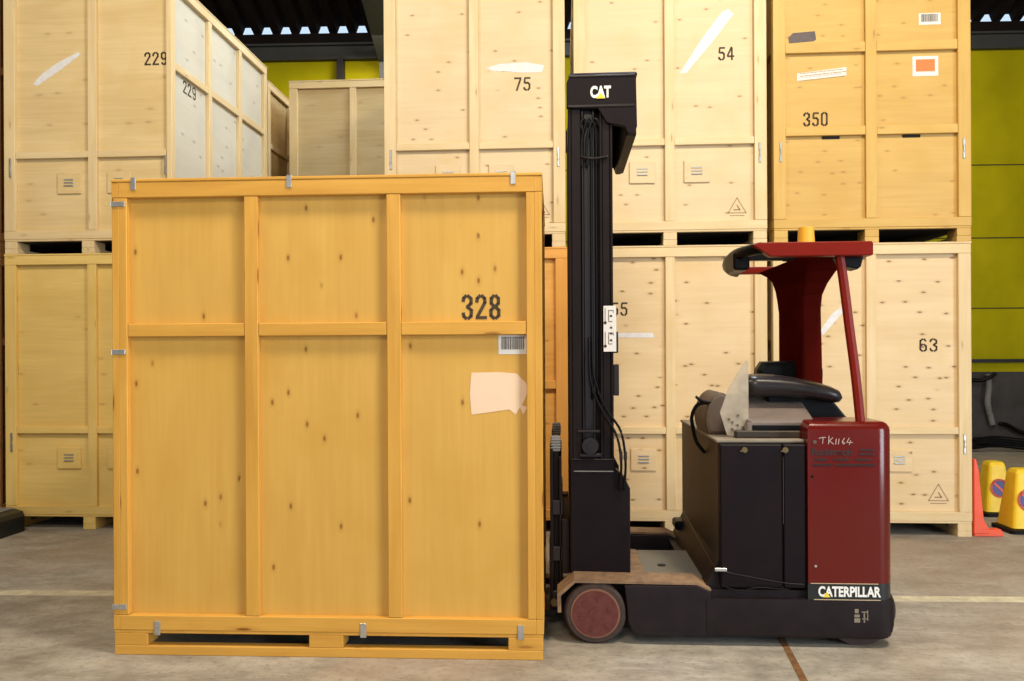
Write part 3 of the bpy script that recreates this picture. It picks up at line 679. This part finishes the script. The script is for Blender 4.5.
# the smaller dealer lines are too worn to read: broken dark print
rnd = random.Random(11)
for (x0, x1, z, h) in ((1.438, 1.502, .964, .010), (1.430, 1.506, .944, .010), (1.222, 1.285, .918, .011), (1.310, 1.385, .918, .011), (1.415, 1.490, .918, .011), (1.215, 1.300, .892, .011), (1.318, 1.505, .892, .011)):
    bm = bmesh.new(); x = x0
    while x < x1:
        w = rnd.uniform(.004, .009); stroke(bm, [(x, z), (min(x + w, x1), z)], h * rnd.uniform(.6, 1), PFt, 0, .0012); x += w + .0035
    part('worn_print', bm, M['redtext'])
bm = bmesh.new(); cyl(bm, (1.222, 1.003), .009, NS - .006, NS + .002, n=16); part('round_badge', bm, M['cowl'])
for (x, z) in ((1.21, .835), (1.224, .40)):
    bm = bmesh.new(); cyl(bm, (x, z), .006, NS - .004, NS + .002, n=12); part('cover_screw', bm, M['rubber'] if z > .5 else M['latch'])
pbox('rear_bumper_strip', [(1.599, 1.612, 4.10, 4.95, .62, .86)], M['red'], bev=.004)
# battery box / hood
pprism('battery_box', [(.790, .272), (.770, .34), (.770, .995), (1.187, .995), (1.187, .272)], 4.03, FS, M['body_side'])
pprism('front_corner_plate', [(.70, .272), (.775, .42), (.79, .42), (.79, .272)], 4.02, FS, M['chassis'])
pbox('hood_top', [(.760, 1.19, 4.02, FS + .005, .992, 1.008)], M['topdust'], bev=.004, label='dusty top of the battery hood')
for (x0, x1) in ((.772, 1.072), (1.076, 1.185)):
    dr = pbox('battery_door', [(x0, x1, NS + .012, 4.035, .285, .988)], M['body'], bev=.006)
    bm = bmesh.new(); xl = .889 if x0 < 1 else 1.085
    cyl(bm, (xl, .962), .014, NS + .004, NS + .014, n=16); box(bm, xl - .022, xl + .004, NS + .002, NS + .010, .954, .960); part('door_latch', bm, M['brass'], dr)
pbox('door_seam_highlight', [(1.0738, 1.0752, NS + .008, NS + .014, .60, .93)], M['cowl'], bev=0)  # thin strip painted as the highlight along the door seam
ptube('bowden_cable', [(.748, 5.0, .46), (.742, 4.5, .42), (.752, 4.06, .375), (.77, 3.975, .372), (.90, 3.972, .345), (1.08, 3.972, .315), (1.17, 3.972, .31)], .0024, M['pad'])
pbox('cable_bracket', [(.742, .800, 3.968, 3.985, .368, .384)], M['latch'], bev=.002)
ptube('floor_cable', [(.77, 3.975, .30), (.86, 3.968, .275), (.95, 3.968, .292), (1.10, 3.970, .282)], .004, M['rubber'])
pbox('corner_bumper', [(.70, .765, 5.05, 5.20, .33, .385)], M['rubber'], bev=.012)
bm = bmesh.new(); cyl(bm, (1.45, .172), .172, 4.02, 4.12, n=40); part('drive_wheel', bm, M['tyre'])
bm = bmesh.new(); cyl(bm, (1.45, .125), .125, 4.95, 5.03, n=32); part('caster_wheel', bm, M['tyre'])
# --- controls
pprism('control_cowl', [(p.x, p.y) for p in smooth_path([(v[0], v[1], 0) for v in ((.765, 1.008), (.748, 1.08), (.765, 1.165), (.800, 1.215), (.850, 1.225), (.93, 1.15), (.96, 1.06), (.95, 1.008))], 4)], 4.25, 4.62, M['cowl'], bev=.02, label='brown grey plastic cowl')
pprism('console_lid', [(4.10, 1.045), (4.10, 1.085), (4.16, 1.105), (4.42, 1.205), (4.56, 1.21), (4.56, 1.045)], .925, 1.275, M['console'], 'x', bev=.012, label='light grey console lid')
pbox('console_recess', [(.955, 1.245, 4.094, 4.115, 1.046, 1.074)], M['rubber'], bev=.004)
pbox('console_base', [(.87, 1.27, 4.09, 4.60, 1.006, 1.047)], M['body_side'], bev=.008)
bm = bmesh.new(); prism(bm, [(1.235, 1.03), (1.235, 1.095), (1.262, 1.10), (1.283, 1.07), (1.283, 1.03)], 4.088, 4.13, 'y', bev=.006); part('console_end_cap', bm, M['console'])
pprism('clear_shield', [(.835, 1.020), (.800, 1.135), (.845, 1.26), (.905, 1.360), (.935, 1.400), (.943, 1.385), (.943, 1.05), (.925, .998)], 4.125, 4.131, M['shield'], label='scuffed clear acrylic shield')
bm = bmesh.new()
for (x, z) in ((.862, 1.085), (.888, 1.07), (.862, 1.05), (.89, 1.12), (.915, 1.06), (.845, 1.10)): cyl(bm, (x, z), .006, 4.119, 4.126, n=10)
part('shield_screw', bm, M['cowl'])
pprism('shield_bracket', [(.925, 1.0), (.915, 1.06), (.935, 1.10), (.965, 1.085), (.985, 1.03), (.965, 1.0)], 4.105, 4.128, M['cowl'], bev=.004)
# arm pad: long rounded cushion tapering to the right
bm = bmesh.new()
secs = []
for i in range(15):
    t = i / 14; x = .945 + t * .535; hw = .105 * math.sin(PI * min(1, (t * .93 + .07) * 1.0)) ** .35 if t < 1 else .01
    taper = (1 - .38 * t ** 2.0); e = min(1, math.sqrt(max(0.004, 1 - max(0, (t - .86) / .14) ** 2)), t * 8 + .55); zc = 1.262 - .02 * t - .045 * t * t + .012 * math.sin(PI * t)
    secs.append([(x, 4.34 + .115 * e * math.cos(a), zc + .062 * taper * e * (abs(math.sin(a)) ** .7) * (1 if math.sin(a) > 0 else -1)) for a in [2 * PI * k / 20 for k in range(20)]])
loft(bm, secs); part('arm_pad', bm, M['pad'], smooth=True, label='long grey vinyl arm pad')
pprism('pad_pedestal', [(1.10, 1.0), (1.09, 1.22), (1.42, 1.20), (1.50, 1.10), (1.56, 1.045), (1.56, 1.0)], 4.34, 4.60, M['rubber'], bev=.012)
pprism('seat_back', [(1.130, 1.0), (1.135, 1.34), (1.165, 1.385), (1.40, 1.39), (1.465, 1.375), (1.50, 1.25), (1.52, 1.0)], 4.72, 4.84, M['rubber'], bev=.025)
pprism('seat_cushion', [(1.30, 1.0), (1.36, 1.09), (1.50, 1.08), (1.57, 1.035), (1.57, 1.0)], 4.15, 4.40, M['rubber'], bev=.015)
ptube('control_lever', [(1.468, 4.66, 1.20), (1.470, 4.65, 1.33), (1.455, 4.64, 1.36)], .009, M['rubber'])
ptube('control_cable', [(.79, 4.28, 1.175), (.72, 4.30, 1.165), (.69, 4.32, 1.10), (.70, 4.34, 1.03), (.72, 4.36, .96), (.765, 4.38, .90)], .010, M['rubber'])
ptube('control_lever', [(.71, 4.30, 1.205), (.735, 4.27, 1.185), (.80, 4.26, 1.175)], .008, M['rubber'])
# --- overhead guard
def rib(name, pts, **kw): return ptube(name, pts, 0, M['red_roof'], **kw)
gz0, gz1 = 1.908, 1.978
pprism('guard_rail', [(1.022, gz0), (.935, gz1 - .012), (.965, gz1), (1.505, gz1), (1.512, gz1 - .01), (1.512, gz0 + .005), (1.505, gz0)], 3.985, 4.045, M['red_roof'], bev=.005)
pprism('guard_rail', [(1.10, gz0 + .026), (1.08, gz0 + .045), (1.10, gz1), (1.505, gz1), (1.512, gz0 + .026)], 5.12, 5.18, M['red_roof'], bev=.005)
pbox('guard_rail', [(1.452, 1.510, 4.045, 5.12, gz0, gz1)], M['red_roof'], bev=.005)
for x in (1.36,): pbox('guard_bar', [(x, x + .035, 4.045, 5.12, gz0 + .03, gz1 - .004)], M['red_roof'], bev=.004)
bm = bmesh.new(); tube(bm, [(.985, 4.02, 1.955), (.945, 4.10, 1.952), (.912, 4.24, 1.950), (.915, 4.45, 1.945), (.955, 4.72, 1.943), (1.03, 4.98, 1.943), (1.10, 5.12, 1.943)], .03, n=10, flat=(.022, .030)); part('guard_front_bumper', bm, M['rubber'], smooth=True, label='glossy black front bumper of the guard')
pbox('guard_lamp', [(.888, .972, 4.20, 4.42, 1.866, 1.962)], M['rubber'], bev=.012)
pbox('guard_visor', [(.93, 1.38, 4.36, 4.42, 1.934, 1.968)], M['rubber'])
pprism('guard_mirror', [(1.372, 1.912), (1.490, 1.912), (1.478, 1.862), (1.462, 1.848), (1.400, 1.862)], 4.05, 4.16, M['rubber'], bev=.006)
bm = bmesh.new(); tube(bm, [(1.365, 4.03, 1.915), (1.385, 4.03, 1.78), (1.412, 4.03, 1.55), (1.440, 4.03, 1.32), (1.462, 4.03, 1.09)], .02, n=8, flat=(.024, .018)); part('guard_leg', bm, M['red_roof'], smooth=False)
# pillar: rounded rectangular column flaring under the roof
def rect(x0, x1, y0, y1, z, r=.02):
    p = []
    for (cx_, cy_, a0) in ((x1 - r, y1 - r, 0), (x0 + r, y1 - r, 1), (x0 + r, y0 + r, 2), (x1 - r, y0 + r, 3)):
        for k in range(4):
            a = a0 * PI / 2 + k * PI / 6; p.append((cx_ + r * math.cos(a), cy_ + r * math.sin(a), z))
    return p
bm = bmesh.new()
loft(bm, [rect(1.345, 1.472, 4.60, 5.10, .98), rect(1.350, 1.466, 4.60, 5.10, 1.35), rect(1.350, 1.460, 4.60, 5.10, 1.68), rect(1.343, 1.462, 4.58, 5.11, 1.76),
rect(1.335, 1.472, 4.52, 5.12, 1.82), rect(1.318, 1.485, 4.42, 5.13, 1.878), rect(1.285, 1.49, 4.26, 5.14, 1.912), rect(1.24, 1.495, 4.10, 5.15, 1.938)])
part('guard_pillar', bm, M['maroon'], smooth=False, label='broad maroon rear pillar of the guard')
bm = bmesh.new(); cyl(bm, (1.405, 4.70), .050, 2.03, 2.155, 'z', 24, r1=.043); bt = part('warning_beacon', bm, M['amber'], smooth=False, label='amber warning beacon')
bm = bmesh.new(); cyl(bm, (1.405, 4.70), .056, 1.975, 2.03, 'z', 24); part('beacon_base', bm, M['rubber'], bt)
pbox('beacon_bracket', [(1.28, 1.50, 4.66, 4.74, 1.965, 1.978)], M['red_roof'])
ptube('beacon_cable', [(1.46, 4.68, 2.0), (1.50, 4.50, 2.03), (1.44, 4.35, 2.015), (1.40, 4.22, 1.99), (1.42, 4.10, 1.975)], .008, M['rubber'])
ORG = Vector((0, 0, 0))

# ------------------------------------------------------------------ small things on the floor
ORG = Vector((3.23, 6.6, 0))
t = thing('plastic_barrier', 'orange-red plastic barrier standing against the side of crate 63', 'barrier', ORG)
bm = bmesh.new(); prism(bm, [(3.185, .02), (3.185, .60), (3.205, .60), (3.225, .52), (3.245, .30), (3.262, .13), (3.30, .06), (3.30, .02)], 6.42, 6.85, 'y', bev=.006); link('barrier_panel', bm, M['barrier'], t)
bm = bmesh.new(); prism(bm, [(3.19, 0), (3.19, .045), (3.39, .055), (3.41, .03), (3.41, 0)], 6.425, 6.50, 'y', bev=.006); link('foot', bm, M['barrier'], t)
bm = bmesh.new(); prism(bm, [(3.19, 0), (3.19, .045), (3.39, .055), (3.41, .03), (3.41, 0)], 6.77, 6.845, 'y', bev=.006); link('foot', bm, M['barrier'], t)
def nopark(x, y, h, w, label, tilt=0):
    global ORG
    ORG = Vector((x, y, 0)); t = thing('no_waiting_cone', label, 'cone', ORG, 0, 'yellow no-waiting cones')
    bm = bmesh.new()
    def sq(hw, z, r): return rect(x - hw, x + hw, y - hw, y + hw, z, r)
    loft(bm, [sq(w * .62, .0, .03), sq(w * .62, .03, .03), sq(w * .50, .04, .03)]); link('base', bm, M['rubber'], t)
    bm = bmesh.new(); loft(bm, [sq(w * .50, .04, .03), sq(w * .30, h * .93, .025), sq(w * .25, h * .985, .02), sq(w * .16, h, .015)]); link('cone_body', bm, M['sign_yellow'], t)
    # printed disc lying on the sloping front face
    def PF(u, v, n):
        z = h * .52 + v; k = (z - .04) / (h * .89); hw = w * (.50 - .20 * k); return (x + u, y - hw - .0015 - n, z)
    bm = bmesh.new(); R_ = w * .30
    A = [bm.verts.new(PF(R_ * math.cos(a), R_ * math.sin(a), 0)) for a in [2 * PI * k / 32 for k in range(32)]]; B_ = [bm.verts.new(PF(R_ * math.cos(a), R_ * math.sin(a), .002)) for a in [2 * PI * k / 32 for k in range(32)]]
    bm.faces.new(A); bm.faces.new(B_[::-1]); [bm.faces.new((A[i], B_[i], B_[(i + 1) % 32], A[(i + 1) % 32])) for i in range(32)]
    bmesh.ops.recalc_face_normals(bm, faces=bm.faces[:]); dsc = link('blue_disc', bm, M['sign_blue'], t)
    bm = bmesh.new(); ring = [(R_ * math.cos(a), R_ * math.sin(a)) for a in [2 * PI * k / 32 for k in range(33)]]
    stroke(bm, ring, w * .07, PF, .002, .004); stroke(bm, [(-R_ * .7, R_ * .7), (R_ * .7, -R_ * .7)], w * .07, PF, .002, .004)
    link('red_ring', bm, M['sign_red'], dsc)
    return t
nopark(3.80, 7.32, .47, .24, 'small yellow no-waiting cone behind the other, blue disc with red slash')
nopark(3.67, 6.66, .50, .26, 'yellow no-waiting cone at the right edge of the picture, the nearer one')
ORG = Vector((-4.53, 6.2, 0))
t = thing('tool_case', 'black plastic case on the floor at the left edge, by the yellow crate', 'case', ORG)
bm = bmesh.new(); prism(bm, [(-4.80, .0), (-4.80, .185), (-4.50, .185), (-4.435, .165), (-4.42, .13), (-4.42, .0)], 6.02, 6.33, 'y', bev=.012); link('case_body', bm, M['case'], t)
bm = bmesh.new(); box(bm, -4.79, -4.50, 6.04, 6.31, .183, .196, bev=.006); link('case_lid', bm, M['hose'], t)
bm = bmesh.new(); box(bm, -4.56, -4.475, 6.008, 6.02, .055, .115, bev=.004); link('catch', bm, M['latch'], t)
ORG = Vector((0, 0, 0))

# ------------------------------------------------------------------ the building
bm = bmesh.new(); box(bm, -9, 9, -7, 12.9, -.1, 0); struct('floor', bm, M['floor'])
def floor_mark(name, pts, mat, z=.0015):
    bm = bmesh.new(); prism(bm, pts, .0, z, 'z'); return struct(name, bm, mat)
floor_mark('trim_1', [(-8.9, 4.49), (8.9, 4.90), (8.9, 5.00), (-8.9, 4.59)], M['line'])
# expansion joint with rusty edge
M['joint'] = paint('rusty joint filler', (.22, .10, .03), .9, .3, 20, col2=(.06, .035, .02), amt=.8)
floor_mark('trim_2', [(1.00, 3.2), (1.035, 3.2), (1.115, 4.15), (1.17, 6.3), (1.145, 6.3), (1.083, 4.15)], M['joint'], .002)
# back wall (slightly skewed): local origin at its right part
WRZ = math.atan(.031); WL = (6.35, 12.37, 0)
bm = bmesh.new(); box(bm, -16, 3.2, 0, .2, 1.13, 5.93); o = struct('wall_back', bm, M['backwall'], WL, WRZ)
bm = bmesh.new(); box(bm, -16, 3.2, -.03, .2, 0, 1.13); M['plinth'] = paint('dark stained concrete', (.035, .032, .032), .8, .4, 2.5, col2=(.09, .08, .08)); struct('wall_plinth', bm, M['plinth'], WL, WRZ)
# board joints
bm = bmesh.new()
for z in (2.07, 3.12, 4.21): box(bm, -16, 3.2, -.004, .002, z, z + .018)
M['jointdark'] = paint('dark board joint', (.06, .05, .01), .9); struct('trim_3', bm, M['jointdark'], WL, WRZ)
bm = bmesh.new(); box(bm, -16, 3.2, -.05, .0, 1.27, 1.32); M['pipeblk'] = paint('black conduit', (.015, .012, .015), .5); struct('trim_4', bm, M['pipeblk'], WL, WRZ)
# eaves beam and purlin
bm = bmesh.new(); box(bm, -16, 3.2, -.10, .2, 5.93, 5.96); box(bm, -16, 3.2, -.04, .0, 5.96, 6.15); box(bm, -16, 3.2, -.10, .2, 6.15, 6.18)
eb = struct('eaves_beam', bm, M['beam'], WL, WRZ)
bm = bmesh.new(); box(bm, -16, 3.2, -.02, .0, 6.18, 6.355); struct('trim_5', bm, M['roof'], WL, WRZ)
bm = bmesh.new(); box(bm, -9.74, -9.64, -.16, -.02, 0, 5.93); struct('wall_post', bm, M['pipeblk'], WL, WRZ)
# corrugated roof, two slopes
SL = math.tan(math.radians(20)); per = .293; hc = .105
def roofmesh(y0, z0, y1, z1):
    bm = bmesh.new(); x = -16.0; prof = []
    while x < 3.3:
        prof += [(x, 0), (x + .085, 0), (x + .125, hc), (x + .215, hc), (x + .255, 0)]; x += per
    A = [bm.verts.new((px, y0, z0 + pz)) for px, pz in prof]; B_ = [bm.verts.new((px, y1, z1 + pz)) for px, pz in prof]
    C_ = [bm.verts.new((px, y0, z0 + pz + .008)) for px, pz in prof]; D_ = [bm.verts.new((px, y1, z1 + pz + .008)) for px, pz in prof]
    for i in range(len(prof) - 1):
        bm.faces.new((A[i], A[i + 1], B_[i + 1], B_[i])); bm.faces.new((C_[i], D_[i], D_[i + 1], C_[i + 1])); bm.faces.new((A[i], C_[i], C_[i + 1], A[i + 1]))
    return bm
ez = 6.36
struct('ceiling', roofmesh(.0, ez, -9.6, ez + 9.6 * SL), M['roof'], WL, WRZ)
struct('ceiling', roofmesh(-19.6, ez + 9.6 * SL - 10 * SL, -9.6, ez + 9.6 * SL), M['roof'], WL, WRZ)
for yy in (-1.2, -3.0, -4.8, -6.6, -8.4):
    bm = bmesh.new(); z = ez - yy * SL; box(bm, -16, 3.2, yy - .04, yy + .04, z - .17, z - .005); struct('purlin', bm, M['roof'], WL, WRZ)
# rafter of the portal frame above crate 75
for lx in (-9.08, -3.2, 2.4):
    bm = bmesh.new(); y0, y1 = -.05, -9.6; za = 6.04; zb = za + 9.55 * SL
    for (xa, xb, d0, d1) in ((lx, lx + .38, -.30, -.27), (lx + .16, lx + .20, -.27, .0), (lx, lx + .38, .0, .03)):
        p = [(y0, za + d0), (y1, zb + d0), (y1, zb + d1), (y0, za + d1)]; prism(bm, p, xa, xb, 'x')
    struct('rafter', bm, M['beam'], WL, WRZ)
    bm = bmesh.new(); box(bm, lx + .01, lx + .37, -.26, -.24, 0, 5.9); box(bm, lx + .16, lx + .20, -.24, -.05, 0, 5.9); box(bm, lx + .01, lx + .37, -.06, -.04, 0, 5.9)
    struct('portal_post', bm, M['beam'], WL, WRZ)
# side and front walls; open loading doors in the right-hand and front walls
bm = bmesh.new(); box(bm, -9.2, -9.0, -7, 12.9, 0, 10.5); struct('wall_left', bm, M['wall_paint'])
bm = bmesh.new(); box(bm, 9.0, 9.2, -7, -4.8, 0, 10.5); box(bm, 9.0, 9.2, -.4, 12.9, 0, 10.5); box(bm, 9.0, 9.2, -4.8, -.4, 4.6, 10.5); struct('wall_right', bm, M['wall_paint'])
bm = bmesh.new(); box(bm, -9, -3.1, -7.2, -7.0, 0, 7.5); box(bm, 4.1, 9, -7.2, -7.0, 0, 7.5); box(bm, -3.1, 4.1, -7.2, -7.0, 4.6, 7.5); struct('wall_front', bm, M['wall_paint'])
# hoses and pipe on the dark wall at the right
def wt(name, pts, r, mat, label, cat, **kw):
    pts = [(x * 1.032, y + .38, 1.44 + (z - 1.44) * 1.032) for x, y, z in pts]
    bm = bmesh.new(); tube(bm, pts, r, **kw); o = link(name, bm, mat, smooth=True)
    me = o.data; c = Vector(pts[0]); me.transform(Matrix.Translation(-c)); o.location = c
    return tag(o, label, cat)
wt('grey_hose', [(6.10, 11.90, 1.10), (6.10, 11.86, .95), (6.08, 11.86, .70), (6.13, 11.88, .50), (6.16, 11.88, .38)], .045, M['hose'], 'thick grey hose hanging on the dark wall at the far right', 'hose')
wt('black_cable', [(5.50, 11.88, 1.10), (5.90, 11.80, 1.02), (6.05, 11.76, 1.06), (6.14, 11.76, 1.12)], .03, M['rubber'], 'black cable draped along the dark wall above the grey hose', 'cable')
wt('black_cable', [(6.22, 11.80, .40), (6.35, 11.86, .38), (6.60, 11.86, .26), (7.1, 11.86, .2)], .03, M['rubber'], 'black cable running right from the foot of the grey hose', 'cable')
bm = bmesh.new()
for k in range(7):
    z0 = .06 + .035 * (k % 4); r0 = random.uniform(-.03, .03)
    tube(bm, [(5.2, 11.85 + r0 * 2, z0), (5.8, 11.8 + r0, z0 + r0 + .02), (6.2, 11.85 - r0, z0 + .03), (6.7, 11.8 + r0, z0 - .01), (7.4, 11.86, z0)], .03, n=8)
o = link('hose_bundle', bm, M['rubber'], smooth=True); tag(o, 'bundle of black hoses lying along the foot of the dark wall', 'hose bundle')
